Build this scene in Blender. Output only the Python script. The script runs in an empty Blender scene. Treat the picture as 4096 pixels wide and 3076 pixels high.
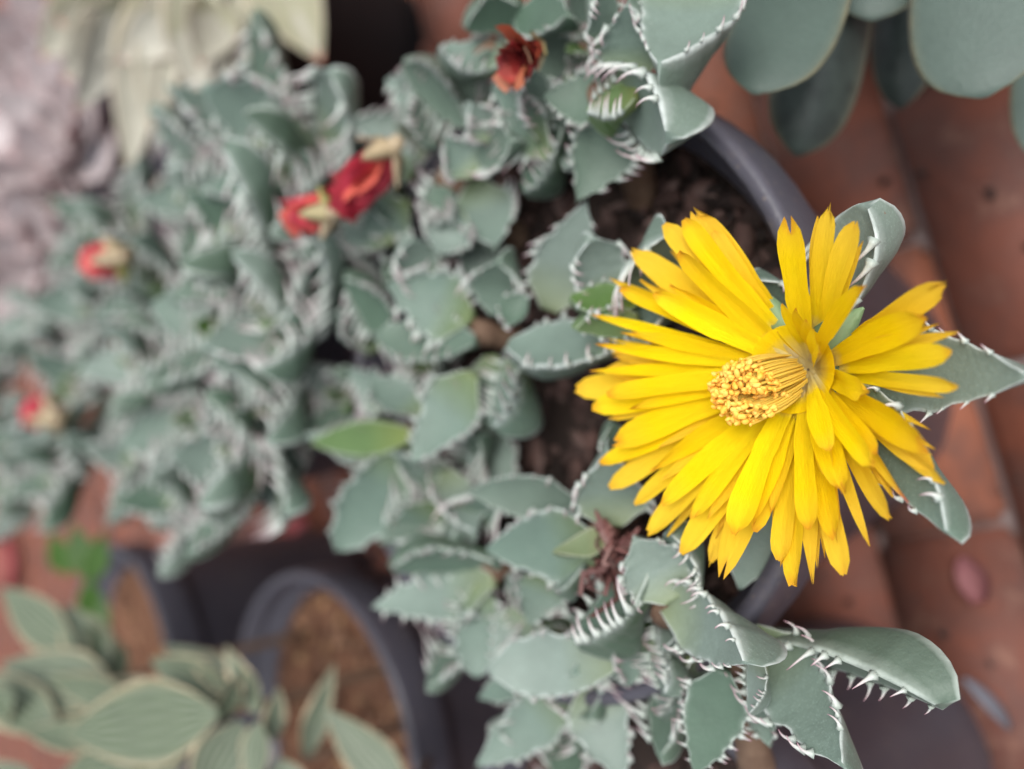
import bpy, bmesh, math, random
from mathutils import Vector, Matrix, noise
R = math.radians
sc = bpy.context.scene
COL = sc.collection
S = 0.01                       # everything below is written in centimetres

# ------------------------------------------------------------------ camera
HC = 24.5                      # camera height above the floor (cm)
FPX = 3154.0                   # focal length in photograph pixels (4096 wide)
cam = bpy.data.cameras.new('camera'); camo = bpy.data.objects.new('camera', cam); COL.objects.link(camo)
s45 = math.sqrt(.5)
F = Vector((0, s45, -s45)); U = Vector((0, s45, s45)); XW = Vector((1, 0, 0))
camo.matrix_world = Matrix(((-U.x, XW.x, -F.x, 0), (-U.y, XW.y, -F.y, 0), (-U.z, XW.z, -F.z, HC*S), (0, 0, 0, 1)))
cam.sensor_width = 36; cam.lens = 36*FPX/4096
cam.clip_start = 0.005; cam.clip_end = 50
cam.dof.use_dof = True; cam.dof.focus_distance = 10.55*S; cam.dof.aperture_fstop = 7.4
cam.dof.aperture_blades = 0
sc.camera = camo

# ------------------------------------------------------------------ sky and sun (overcast shade)
w = bpy.data.worlds.new('World'); sc.world = w; w.use_nodes = True
nt = w.node_tree; nt.nodes.clear()
sky = nt.nodes.new('ShaderNodeTexSky'); sky.sky_type = 'NISHITA'; sky.sun_disc = False
SUN_EL, SUN_AZ = R(62), R(150)
sky.sun_elevation = SUN_EL; sky.sun_rotation = SUN_AZ; sky.air_density = 1.0; sky.dust_density = 3.0
hs = nt.nodes.new('ShaderNodeHueSaturation'); hs.inputs['Saturation'].default_value = 0.28
bg = nt.nodes.new('ShaderNodeBackground'); bg.inputs['Strength'].default_value = 0.13
wo = nt.nodes.new('ShaderNodeOutputWorld')
nt.links.new(sky.outputs[0], hs.inputs['Color']); nt.links.new(hs.outputs[0], bg.inputs['Color']); nt.links.new(bg.outputs[0], wo.inputs[0])
sl = bpy.data.lights.new('sun', 'SUN'); sl.energy = 1.2; sl.angle = R(40); sl.color = (1, .97, .93)
so = bpy.data.objects.new('sun', sl); COL.objects.link(so)
sd = Vector((math.sin(SUN_AZ)*math.cos(SUN_EL), math.cos(SUN_AZ)*math.cos(SUN_EL), math.sin(SUN_EL)))
so.rotation_euler = sd.to_track_quat('Z', 'Y').to_euler()
sc.view_settings.view_transform = 'Standard'; sc.view_settings.look = 'None'
sc.view_settings.gamma = 1; sc.view_settings.use_curve_mapping = False
sc.view_settings.exposure = 0.82

# ------------------------------------------------------------------ helpers
RIM = 13.0                     # height of the middle pot's rim
def ray(u, v): return F + (-U)*((u-2048)/FPX) + XW*((1538-v)/FPX)
CAM = Vector((0, 0, HC))
def ph(u, v, hr):              # pixel seen at height hr above the middle pot's rim
    r = ray(u, v); return CAM + r*((HC-RIM-hr)/-r.z)
def pz(u, v, z):
    r = ray(u, v); return CAM + r*((HC-z)/-r.z)
def pd(u, v, t): return CAM + ray(u, v)*t
def depth(p): return (p-CAM).dot(F)

PW = {}
def place(o, world, parent=None):
    COL.objects.link(o)
    PW[o.name] = world
    if parent is not None:
        o.parent = parent; o.matrix_basis = PW[parent.name].inverted() @ world
    else: o.matrix_basis = world
    return o
def tag(o, label=None, cat=None, group=None, kind=None):
    if label: o['label'] = label
    if cat: o['category'] = cat
    if group: o['group'] = group
    if kind: o['kind'] = kind
    return o
def thing(name, loc, label, cat, group=None):
    o = bpy.data.objects.new(name, None); o.empty_display_size = .01
    place(o, Matrix.Translation(Vector(loc)*S)); return tag(o, label, cat, group)
def mesh(name, vs, fs, mats, attrs=None, smooth=True, mi=None):
    m = bpy.data.meshes.new(name); m.from_pydata([tuple(Vector(p)*S) for p in vs], [], fs)
    for k in (mats if isinstance(mats, (list, tuple)) else [mats]): m.materials.append(k)
    if attrs:
        for an, vals in attrs.items():
            a = m.attributes.new(an, 'FLOAT', 'POINT'); a.data.foreach_set('value', vals)
    if smooth: m.polygons.foreach_set('use_smooth', [True]*len(m.polygons))
    if mi: m.polygons.foreach_set('material_index', mi)
    m.update(); return m
def obj(name, m, parent=None, world=None):
    return place(bpy.data.objects.new(name, m), world or Matrix.Identity(4), parent)
def interp(tab, s):
    for i in range(len(tab)-1):
        (a, x), (b, y) = tab[i], tab[i+1]
        if s <= b:                                   # monotone-ish cubic through the table
            h = b-a; t = (s-a)/h
            m0 = (y-tab[i-1][1])/(b-tab[i-1][0]) if i > 0 else (y-x)/h
            m1 = (tab[i+2][1]-x)/(tab[i+2][0]-a) if i+2 < len(tab) else (y-x)/h*1.3
            return max(0, (2*t**3-3*t*t+1)*x+(t**3-2*t*t+t)*h*m0+(3*t*t-2*t**3)*y+(t**3-t*t)*h*m1)
    return tab[-1][1]

class Mb:
    def __init__(s): s.v = []; s.f = []; s.at = {}; s.mi = []
    def add(s, vs, fs, mi=0, **at):
        o = len(s.v); s.v += [Vector(p) for p in vs]; s.f += [tuple(i+o for i in f) for f in fs]; s.mi += [mi]*len(fs)
        for k, vals in at.items(): s.at.setdefault(k, []).extend(vals if isinstance(vals, list) else [vals]*len(vs))
    def build(s, name, mats, smooth=True): return mesh(name, s.v, s.f, mats, s.at, smooth, s.mi)
def tube(pts, rad, n=6, cap=True):
    vs = []; fs = []; k = len(pts)
    for i, p in enumerate(pts):
        t = (pts[min(i+1, k-1)]-pts[max(i-1, 0)]).normalized()
        a = t.orthogonal().normalized() if i == 0 else (a - t*a.dot(t)).normalized()
        b = t.cross(a)
        for j in range(n):
            an = 2*math.pi*j/n; vs.append(p+(a*math.cos(an)+b*math.sin(an))*rad[i])
    for i in range(k-1):
        for j in range(n): fs.append((i*n+j, i*n+(j+1) % n, (i+1)*n+(j+1) % n, (i+1)*n+j))
    if cap: fs.append(tuple(range((k-1)*n, k*n))); fs.append(tuple(range(n-1, -1, -1)))
    return vs, fs
def lathe(prof, n=56, c=(0, 0, 0), wob=0):
    vs = []; fs = []; c = Vector(c)
    for r, z in prof:
        for j in range(n):
            a = 2*math.pi*j/n; rr = r*(1+wob*math.sin(2*a+.7)+wob*.6*math.sin(3*a))
            vs.append(c+Vector((rr*math.cos(a), rr*math.sin(a), z)))
    for i in range(len(prof)-1):
        for j in range(n): fs.append((i*n+j, i*n+(j+1) % n, (i+1)*n+(j+1) % n, (i+1)*n+j))
    return vs, fs

# ------------------------------------------------------------------ materials
def nodes(name):
    m = bpy.data.materials.new(name); m.use_nodes = True; t = m.node_tree; t.nodes.clear()
    out = t.nodes.new('ShaderNodeOutputMaterial'); b = t.nodes.new('ShaderNodeBsdfPrincipled'); t.links.new(b.outputs[0], out.inputs[0])
    return m, t, b, out
def nd(t, ty, **kw):
    n = t.nodes.new(ty)
    for k, v in kw.items():
        if k in n.inputs: n.inputs[k].default_value = v
        else: setattr(n, k, v)
    return n
def lk(t, a, b): t.links.new(a, b)
def mix(t, fac, a, b, blend='MIX'):
    n = t.nodes.new('ShaderNodeMix'); n.data_type = 'RGBA'; n.blend_type = blend
    for sock, val in ((n.inputs[0], fac), (n.inputs[6], a), (n.inputs[7], b)):
        if hasattr(val, 'is_output'): t.links.new(val, sock)
        elif isinstance(val, tuple): sock.default_value = (*val, 1)[:4]
        else: sock.default_value = val
    return n.outputs[2]
def attr(t, n): a = t.nodes.new('ShaderNodeAttribute'); a.attribute_name = n; return a.outputs['Fac']
def coord(t, kind='Object'): return t.nodes.new('ShaderNodeTexCoord').outputs[kind]
def noisen(t, vec, scale, det=4, rough=.55):
    n = nd(t, 'ShaderNodeTexNoise', Scale=scale, Detail=det, Roughness=rough)
    if vec is not None: lk(t, vec, n.inputs['Vector'])
    return n.outputs['Fac']
def ramp(t, fac, stops):
    r = t.nodes.new('ShaderNodeValToRGB'); el = r.color_ramp.elements
    while len(el) < len(stops): el.new(.5)
    for e, (p, c) in zip(el, stops): e.position = p; e.color = (*c, 1)
    lk(t, fac, r.inputs[0]); return r.outputs[0]
def mapr(t, v, a, b, c=0., d=1.):
    n = nd(t, 'ShaderNodeMapRange'); lk(t, v, n.inputs[0])
    for i, x in enumerate((a, b, c, d)): n.inputs[1+i].default_value = x
    return n.outputs[0]
def bump(t, b, h, strength, dist):
    n = nd(t, 'ShaderNodeBump', Strength=strength, Distance=dist); lk(t, h, n.inputs['Height']); lk(t, n.outputs[0], b.inputs['Normal'])

def leaf_material(name, top, under, edge, young=None, dots=.35, sss=.0, tipc=None):
    m, t, b, out = nodes(name); c = coord(t)
    oi = t.nodes.new('ShaderNodeObjectInfo')
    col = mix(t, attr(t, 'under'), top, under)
    n1 = noisen(t, c, 190, 6, .65); col = mix(t, mapr(t, n1, .35, .7, 0, .6), col, tuple(x*.72 for x in top))
    if young: col = mix(t, mapr(t, attr(t, 'along'), 0.0, .45, .75, 0), col, young)
    rv = t.nodes.new('ShaderNodeHueSaturation')
    lk(t, mapr(t, oi.outputs['Random'], 0, 1, .82, 1.2), rv.inputs['Value']); lk(t, mapr(t, oi.outputs['Random'], 0, 1, 1.25, .8), rv.inputs['Saturation']); lk(t, col, rv.inputs['Color'])
    col = rv.outputs[0]
    v = nd(t, 'ShaderNodeTexVoronoi', Scale=2300.); lk(t, c, v.inputs['Vector'])
    d = mapr(t, v.outputs['Distance'], .12, .34, dots, 0); col = mix(t, d, col, tuple(min(1, x*1.7+.08) for x in top))
    n2 = noisen(t, c, 420, 3); e = attr(t, 'edge')
    em = nd(t, 'ShaderNodeMath', operation='MULTIPLY'); lk(t, mapr(t, e, .15, .8), em.inputs[0]); lk(t, mapr(t, n2, .3, .6, .55, 1), em.inputs[1])
    col = mix(t, em.outputs[0], col, edge)
    if name.startswith('tiger'):
        sc_ = noisen(t, c, 330, 5, .7); col = mix(t, mapr(t, sc_, .69, .74, 0, .8), col, (.16, .08, .045))
    if tipc: col = mix(t, mapr(t, attr(t, 'along'), .9, 1), col, tipc)
    lk(t, col, b.inputs['Base Color'])
    b.inputs['Roughness'].default_value = .52; b.inputs['Specular IOR Level'].default_value = .4
    b.inputs['Sheen Weight'].default_value = .06; b.inputs['Sheen Roughness'].default_value = .4
    if sss: b.inputs['Subsurface Weight'].default_value = sss; b.inputs['Subsurface Radius'].default_value = (.5, 1, .35); b.inputs['Subsurface Scale'].default_value = .0015
    bump(t, b, noisen(t, c, 1100, 4), .4, .0004)
    return m
M = {}
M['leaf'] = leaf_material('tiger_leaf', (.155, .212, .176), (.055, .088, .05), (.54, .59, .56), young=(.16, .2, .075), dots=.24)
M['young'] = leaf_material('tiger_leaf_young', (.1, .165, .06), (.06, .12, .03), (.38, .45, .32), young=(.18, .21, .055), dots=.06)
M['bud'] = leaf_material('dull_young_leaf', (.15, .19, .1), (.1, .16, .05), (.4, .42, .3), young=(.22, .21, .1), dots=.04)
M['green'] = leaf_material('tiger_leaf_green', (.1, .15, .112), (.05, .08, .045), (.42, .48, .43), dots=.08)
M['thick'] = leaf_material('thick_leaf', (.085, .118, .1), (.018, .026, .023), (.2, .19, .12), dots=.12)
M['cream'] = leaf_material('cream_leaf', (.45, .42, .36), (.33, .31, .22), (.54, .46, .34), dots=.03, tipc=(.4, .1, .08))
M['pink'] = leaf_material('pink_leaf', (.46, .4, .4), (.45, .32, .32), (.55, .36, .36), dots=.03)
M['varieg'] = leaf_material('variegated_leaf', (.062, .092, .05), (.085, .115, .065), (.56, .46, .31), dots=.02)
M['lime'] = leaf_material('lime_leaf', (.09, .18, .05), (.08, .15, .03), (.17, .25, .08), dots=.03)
# stripes along the variegated leaves
def add_stripes(m, colr, amt):
    t = m.node_tree; b = next(n for n in t.nodes if n.type == 'BSDF_PRINCIPLED')
    src = b.inputs['Base Color'].links[0].from_socket
    a = attr(t, 'across'); n = noisen(t, coord(t), 60, 2)
    wv = nd(t, 'ShaderNodeMath', operation='MULTIPLY_ADD'); lk(t, a, wv.inputs[0]); wv.inputs[1].default_value = 44; lk(t, n, wv.inputs[2])
    sn = nd(t, 'ShaderNodeMath', operation='SINE'); lk(t, wv.outputs[0], sn.inputs[0])
    mk = nd(t, 'ShaderNodeMath', operation='MULTIPLY'); lk(t, mapr(t, sn.outputs[0], -.2, .8, 0, amt), mk.inputs[0]); lk(t, mapr(t, attr(t, 'edge'), .1, .6, 1, 0), mk.inputs[1])
    lk(t, mix(t, mk.outputs[0], src, colr), b.inputs['Base Color'])
add_stripes(M['varieg'], (.23, .26, .2), .7)
add_stripes(M['cream'], (.22, .3, .14), .3)

def tooth_material():
    m, t, b, out = nodes('leaf_teeth')
    col = ramp(t, attr(t, 'along'), [(0, (.34, .4, .35)), (.3, (.54, .57, .53)), (.68, (.54, .46, .46)), (1, (.36, .17, .22))])
    lk(t, col, b.inputs['Base Color']); b.inputs['Roughness'].default_value = .45; return m
M['teeth'] = tooth_material()
def petal_material():
    m, t, b, out = nodes('yellow_petal'); c = coord(t); al = attr(t, 'along'); ac = attr(t, 'across')
    oi = t.nodes.new('ShaderNodeObjectInfo')
    cmb = t.nodes.new('ShaderNodeCombineXYZ'); lk(t, mapr(t, ac, 0, 1, 0, 14), cmb.inputs[0]); lk(t, mapr(t, al, 0, 1, 0, 1.6), cmb.inputs[1]); lk(t, mapr(t, oi.outputs['Random'], 0, 1, 0, 50), cmb.inputs[2])
    st = noisen(t, cmb.outputs[0], 2.2, 5, .65)
    base = ramp(t, al, [(0, (.82, .72, .42)), (.12, (.86, .74, .33)), (.26, (.97, .74, .008)), (.75, (.96, .69, .003)), (.94, (.94, .63, .02)), (1, (.8, .36, .03))])
    col = mix(t, mapr(t, st, .35, .7, 0, .4), base, (.9, .58, .002))
    hv = t.nodes.new('ShaderNodeHueSaturation'); lk(t, mapr(t, oi.outputs['Random'], 0, 1, .9, 1.05), hv.inputs['Value']); lk(t, mapr(t, oi.outputs['Random'], 0, 1, .492, .506), hv.inputs['Hue']); lk(t, col, hv.inputs['Color']); col = hv.outputs[0]
    col = mix(t, mapr(t, attr(t, 'pale'), 0, 1, 0, .75), col, (.93, .6, .055)); pk = attr(t, 'pink'); col = mix(t, pk, col, (.75, .12, .16))
    lk(t, col, b.inputs['Base Color']); b.inputs['Roughness'].default_value = .55; b.inputs['Specular IOR Level'].default_value = .1
    bump(t, b, st, .6, .0006)
    tr = t.nodes.new('ShaderNodeBsdfTranslucent'); lk(t, col, tr.inputs[0])
    ms = t.nodes.new('ShaderNodeMixShader'); ms.inputs[0].default_value = .24
    lk(t, b.outputs[0], ms.inputs[1]); lk(t, tr.outputs[0], ms.inputs[2]); lk(t, ms.outputs[0], out.inputs[0])
    return m
M['petal'] = petal_material()
def simple(name, col, rough=.5, var=None, scale=100, spec=.4, bumpd=None, bscale=600):
    m, t, b, out = nodes(name); c = coord(t)
    if var: lk(t, mix(t, mapr(t, noisen(t, c, scale, 5), .3, .7), col, var), b.inputs['Base Color'])
    else: b.inputs['Base Color'].default_value = (*col, 1)
    b.inputs['Roughness'].default_value = rough; b.inputs['Specular IOR Level'].default_value = spec
    if bumpd: bump(t, b, noisen(t, c, bscale, 5), .6, bumpd)
    return m
M['anther'] = simple('anther', (.95, .47, .04), .6, (.94, .6, .14), 500)
M['filament'] = simple('filament', (.92, .58, .05), .5)
M['calyx'] = simple('calyx_green', (.17, .27, .12), .5, (.22, .32, .18), 150)
def fil():
    m, t, b, out = nodes('filament'); b.inputs['Base Color'].default_value = (.97, .78, .16, 1); b.inputs['Roughness'].default_value = .6; b.inputs['Specular IOR Level'].default_value = .2
    tr = t.nodes.new('ShaderNodeBsdfTranslucent'); tr.inputs[0].default_value = (.97, .76, .12, 1); ms = t.nodes.new('ShaderNodeMixShader'); ms.inputs[0].default_value = .5
    lk(t, b.outputs[0], ms.inputs[1]); lk(t, tr.outputs[0], ms.inputs[2]); lk(t, ms.outputs[0], out.inputs[0]); return m
M['filament'] = fil()
M['throat'] = simple('flower_throat', (.88, .74, .32), .6)
M['stem'] = simple('woody_stem', (.1, .055, .035), .8, (.2, .13, .085), 200, bumpd=.0006)
def plastic():
    m, t, b, out = nodes('grey_plastic'); c = coord(t)
    col = mix(t, mapr(t, noisen(t, c, 40, 5), .3, .7), (.058, .055, .071), (.074, .07, .088))
    col = mix(t, mapr(t, noisen(t, c, 160, 6, .7), .55, .75, 0, .55), col, (.15, .125, .11))
    sp = nd(t, 'ShaderNodeTexVoronoi', Scale=320.); lk(t, c, sp.inputs['Vector'])
    col = mix(t, mapr(t, sp.outputs['Distance'], .05, .12, .7, 0), col, (.2, .16, .13))
    lk(t, col, b.inputs['Base Color']); b.inputs['Roughness'].default_value = .38; b.inputs['Specular IOR Level'].default_value = .55
    bump(t, b, noisen(t, c, 900, 5), .5, .0002); return m
M['plastic'] = plastic()
M['black'] = simple('black_plastic', (.006, .006, .007), .5, spec=.25)
M['dark'] = simple('dark_bark_soil', (.016, .011, .009), .85, (.035, .022, .017), 120, spec=.25, bumpd=.001, bscale=300)
def chip_material(name, stops):
    m, t, b, out = nodes(name); a = attr(t, 'rnd')
    col = ramp(t, a, stops); c = coord(t)
    col = mix(t, mapr(t, noisen(t, c, 260, 5), .35, .7, 0, .6), col, (.02, .013, .01))
    lk(t, col, b.inputs['Base Color']); b.inputs['Roughness'].default_value = .8; b.inputs['Specular IOR Level'].default_value = .3
    bump(t, b, noisen(t, c, 500, 5), .7, .0008); return m
M['chips'] = chip_material('bark_chips', [(0, (.012, .008, .007)), (.5, (.045, .025, .021)), (.85, (.11, .06, .05)), (1, (.18, .12, .105))])
M['coir'] = chip_material('coir_soil', [(0, (.09, .04, .022)), (.5, (.2, .1, .06)), (.85, (.32, .18, .11)), (1, (.5, .3, .14))])
M['coirbed'] = simple('coir_bed', (.1, .045, .025), .9, (.22, .11, .065), 160, spec=.2, bumpd=.001, bscale=300)
def brick_material():
    m, t, b, out = nodes('terracotta_brick'); c = coord(t, 'Object'); oi = t.nodes.new('ShaderNodeObjectInfo')
    vv = nd(t, 'ShaderNodeVectorMath', operation='ADD'); lk(t, c, vv.inputs[0]); lk(t, oi.outputs['Location'], vv.inputs[1])
    col = ramp(t, oi.outputs['Random'], [(0, (.16, .05, .03)), (.4, (.22, .066, .036)), (.75, (.26, .085, .044)), (1, (.16, .058, .04))])
    n1 = noisen(t, vv.outputs[0], 45, 6, .7); col = mix(t, mapr(t, n1, .42, .62, 0, .85), col, (.09, .042, .034))
    n2 = noisen(t, vv.outputs[0], 90, 6, .7); col = mix(t, mapr(t, n2, .55, .7, 0, .6), col, (.3, .14, .09))
    lk(t, col, b.inputs['Base Color']); b.inputs['Roughness'].default_value = .75; bump(t, b, noisen(t, vv.outputs[0], 160, 6), .5, .001); return m
M['brick'] = brick_material()
M['mortar'] = simple('mortar', (.16, .11, .1), .9, (.3, .24, .23), 60, bumpd=.001, bscale=300)
def dried_material(name, stops):
    m, t, b, out = nodes(name); oi = t.nodes.new('ShaderNodeObjectInfo'); c = coord(t)
    col = ramp(t, attr(t, 'rnd'), stops)
    col = mix(t, mapr(t, noisen(t, c, 350, 4), .4, .7, 0, .5), col, tuple(x*.5 for x in stops[0][1]))
    lk(t, col, b.inputs['Base Color']); b.inputs['Roughness'].default_value = .6
    bump(t, b, noisen(t, c, 700, 4), .6, .0006); return m
M['redpet'] = dried_material('red_wilted_petal', [(0, (.4, .02, .045)), (.6, (.5, .035, .055)), (.85, (.58, .1, .06)), (1, (.66, .28, .12))])
M['redbrown'] = dried_material('red_brown_wilted_petal', [(0, (.16, .015, .018)), (.4, (.3, .025, .02)), (.65, (.45, .08, .025)), (1, (.38, .2, .11))])
M['brown'] = dried_material('withered_brown', [(0, (.1, .04, .035)), (.5, (.2, .08, .07)), (1, (.3, .2, .17))])
M['beige'] = dried_material('beige_calyx', [(0, (.4, .3, .16)), (.5, (.46, .36, .24)), (1, (.3, .29, .08))])
M['pinkpet'] = simple('pink_petal', (.19, .065, .07), .7, (.22, .09, .09), 120)
M['redpart'] = simple('pinkish_red', (.3, .05, .055), .6, (.33, .08, .08), 120)
M['paleleaf'] = simple('pale_dry_leaf', (.11, .11, .13), .7, (.17, .17, .2), 120)

# ------------------------------------------------------------------ floor
g = tag(obj('floor', mesh('floor', [(-400, -300, 0), (400, -300, 0), (400, 500, 0), (-400, 500, 0)], [(0, 1, 2, 3)], M['mortar'], smooth=False)), kind='structure')
g['label'] = 'mortar bed of the terracotta brick floor'
def brick_mesh(i):
    rr = random.Random(i); bm = bmesh.new(); bmesh.ops.create_cube(bm, size=1)
    for v in bm.verts:
        v.co.x *= 8.04; v.co.y *= 3.54; v.co.z *= .9; v.co += Vector((rr.uniform(-.12, .12), rr.uniform(-.1, .1), rr.uniform(-.05, .05)))
    bmesh.ops.bevel(bm, geom=bm.edges[:], offset=.22, segments=2, affect='EDGES')
    vs = [v.co.copy() for v in bm.verts]; bm.verts.index_update(); fs = [tuple(v.index for v in f.verts) for f in bm.faces]; bm.free()
    return mesh('brick', vs, fs, M['brick'])
BM = [brick_mesh(i) for i in range(8)]
ang = R(15.5); dx = Vector((math.cos(ang), math.sin(ang), 0)); dy = Vector((-math.sin(ang), math.cos(ang), 0))
j0 = pz(3719, 952, 0)          # a joint crossing in the photograph
rr = random.Random(5); nb = 0; rest = Mb()
for r in range(-2, 42):
    for c in range(-14, 10):
        q = j0 + dx*((c+.5+(.5 if r % 2 else 0))*8.2) + dy*((r+.5)*3.7)
        if q.y > 60 or q.x < -38 or q.x > 26 or q.y < 0:
            bm_ = BM[rr.randrange(8)]; mr = Matrix.Rotation(ang, 3, 'Z')
            rest.add([mr @ (v.co/S)+q+Vector((0, 0, .1)) for v in bm_.vertices], [tuple(f.vertices) for f in bm_.polygons]); continue
        nb += 1
        o = obj('brick', BM[rr.randrange(8)], g, Matrix.Translation(q*S+Vector((0, 0, (.12+rr.uniform(-.05, .05))*S))) @ Matrix.Rotation(ang+R(rr.uniform(-1, 1))+math.pi*rr.randrange(2), 4, 'Z'))

tag(obj('bricks_beyond', rest.build('bricks_beyond', M['brick']), g), kind='stuff'); print('bricks', nb)

# ------------------------------------------------------------------ pots
def pot(x, y, R_, z, rb, label, mat='plastic', soil='dark', soil_drop=1.3, chips=300, group='dark plastic plant pots', sl=None, seed=1, black=False):
    h = z
    prof = [(0, .4), (rb-.5, .4), (rb-.3, .0), (rb, .1), (rb+.05, .4)]
    rl = rb+(R_-.35-rb)*.9
    prof += [(rl, h-1.75), (R_-.32, h-1.6), (R_-.06, h-1.5), (R_, h-1.3), (R_, h-.16), (R_-.05, h-.04), (R_-.14, h), (R_-.3, h-.03), (R_-.36, h-.15), (R_-.42, h-1.0), (R_-.52, h-1.15), (R_-.72, h-1.2), (R_-.8, h-1.4), (rb+.1, 1.0), (0, 1.0)]
    vs, fs = lathe(prof, 64, (0, 0, 0), .0025)
    o = obj('plant_pot', mesh('plant_pot', vs, fs, M[mat]), None, Matrix.Translation(Vector((x, y, 0))*S))
    tag(o, label, 'pot', group)
    rs = random.Random(seed); zs = h-soil_drop; rad = R_-.6
    b = Mb(); n = 36; prevs = []
    vs = [Vector((0, 0, zs))]; fs = []
    K = 12
    for i in range(1, K+1):
        for j in range(n):
            a = 2*math.pi*j/n; q = Vector((rad*i/K*math.cos(a), rad*i/K*math.sin(a), 0))
            q.z = zs+.35*noise.noise(q*.7+Vector((seed, 0, 0)))+.2*noise.noise(q*2+Vector((seed, 3, 0))); vs.append(q)
    for j in range(n): fs.append((0, 1+j, 1+(j+1) % n))
    for i in range(K-1):
        for j in range(n): fs.append((1+i*n+j, 1+(i+1)*n+j, 1+(i+1)*n+(j+1) % n, 1+i*n+(j+1) % n))
    b.add(vs, fs, 0, rnd=0.)
    bm = bmesh.new(); bmesh.ops.create_icosphere(bm, subdivisions=2, radius=1); bm.verts.index_update()
    iv = [v.co.copy() for v in bm.verts]; fi = [tuple(v.index for v in f.verts) for f in bm.faces]; bm.free()
    for k in range(chips):
        a = rs.uniform(0, 2*math.pi); d = rad*.97*math.sqrt(rs.random()); q = Vector((d*math.cos(a), d*math.sin(a), zs+.05))
        q.z += .3*noise.noise(q*.7+Vector((seed, 0, 0)))
        sz = rs.choice((.07, .1, .14, .19, .27)) if soil == 'dark' else rs.choice((.06, .09, .13, .2))
        mt = Matrix.Rotation(rs.uniform(0, 6.28), 3, 'Z') @ Matrix.Rotation(rs.uniform(-.7, .7), 3, 'X') @ Matrix.Diagonal(Vector((sz*rs.uniform(.9, 1.8), sz*rs.uniform(.5, 1), sz*rs.uniform(.3, .7))))
        off = Vector((rs.uniform(0, 99),)*3)
        b.add([q+mt @ (p*(1+.45*noise.noise(p*1.7+off))) for p in iv], fi, 1, rnd=rs.random())
    so_ = obj('soil', b.build('soil', [M['dark'], M['chips']] if soil == 'dark' else [M['coirbed'], M['coir']]), None, Matrix.Translation(Vector((x, y, 0))*S))
    tag(so_, sl or 'dark bark soil', 'soil', None, 'stuff')
    return o
MAIN = Vector((-.1, 11.2, 0)); FARP = Vector((3, 26.8, 0)); POT3 = Vector((-10.85, 9.5, 0)); POT2 = Vector((-12.6, 24.4, 0)); POT4 = Vector((-14, 37.6, 0))
BLK = Vector((16.3, 35.5, 0)); PNK = Vector((12, 50.5, 0)); TOP = Vector((14, 5, 0))
pot(MAIN.x, MAIN.y, 6.25, RIM, 4.4, 'dark grey plastic pot under the yellow flower', seed=1, chips=1700, soil_drop=1.5, sl='dark bark chip soil around the yellow flowered plant')
pot(FARP.x, FARP.y, 7.3, RIM-.2, 5.2, 'dark plastic pot almost hidden under the toothed plant with small red wilted flowers', seed=2, chips=150, sl='dark soil under the dense toothed rosettes')
pot(POT3.x, POT3.y, 4.9, 11.5, 3.7, 'dark grey pot holding the toothed plant with a bright green serrated leaf', seed=3, chips=900, soil_drop=1.0, sl='brown soil in the pot below the serrated green leaf')
pot(POT2.x, POT2.y, 6.0, 10.0, 5.0, 'dark grey pot with a broad rim and bare reddish brown soil', soil='coir', seed=4, chips=900, soil_drop=1.6, sl='reddish brown fibrous soil beside the striped cream edged leaves')
pot(POT4.x, POT4.y, 6.7, 12.0, 5.9, 'dark grey pot with brown soil standing behind the striped leafed plant', soil='coir', seed=5, chips=400, soil_drop=1.5, sl='brown soil in the pot behind the striped leaves')
pot(BLK.x, BLK.y, 6.2, 11, 5.2, 'deep black pot under the creamy green leaves', mat='black', seed=6, chips=60, sl='dark soil under the creamy green leaves')
pot(PNK.x, PNK.y, 6.2, 11, 4.8, 'dark pot under the pale pinkish rosettes', seed=7, chips=60, sl='dark soil under the pale pinkish rosettes')
pot(TOP.x, TOP.y, 5, 9, 3.8, 'dark pot holding the plant with smooth blunt grey green leaves', seed=8, chips=60, sl='dark soil under the smooth blunt leaves')

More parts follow.
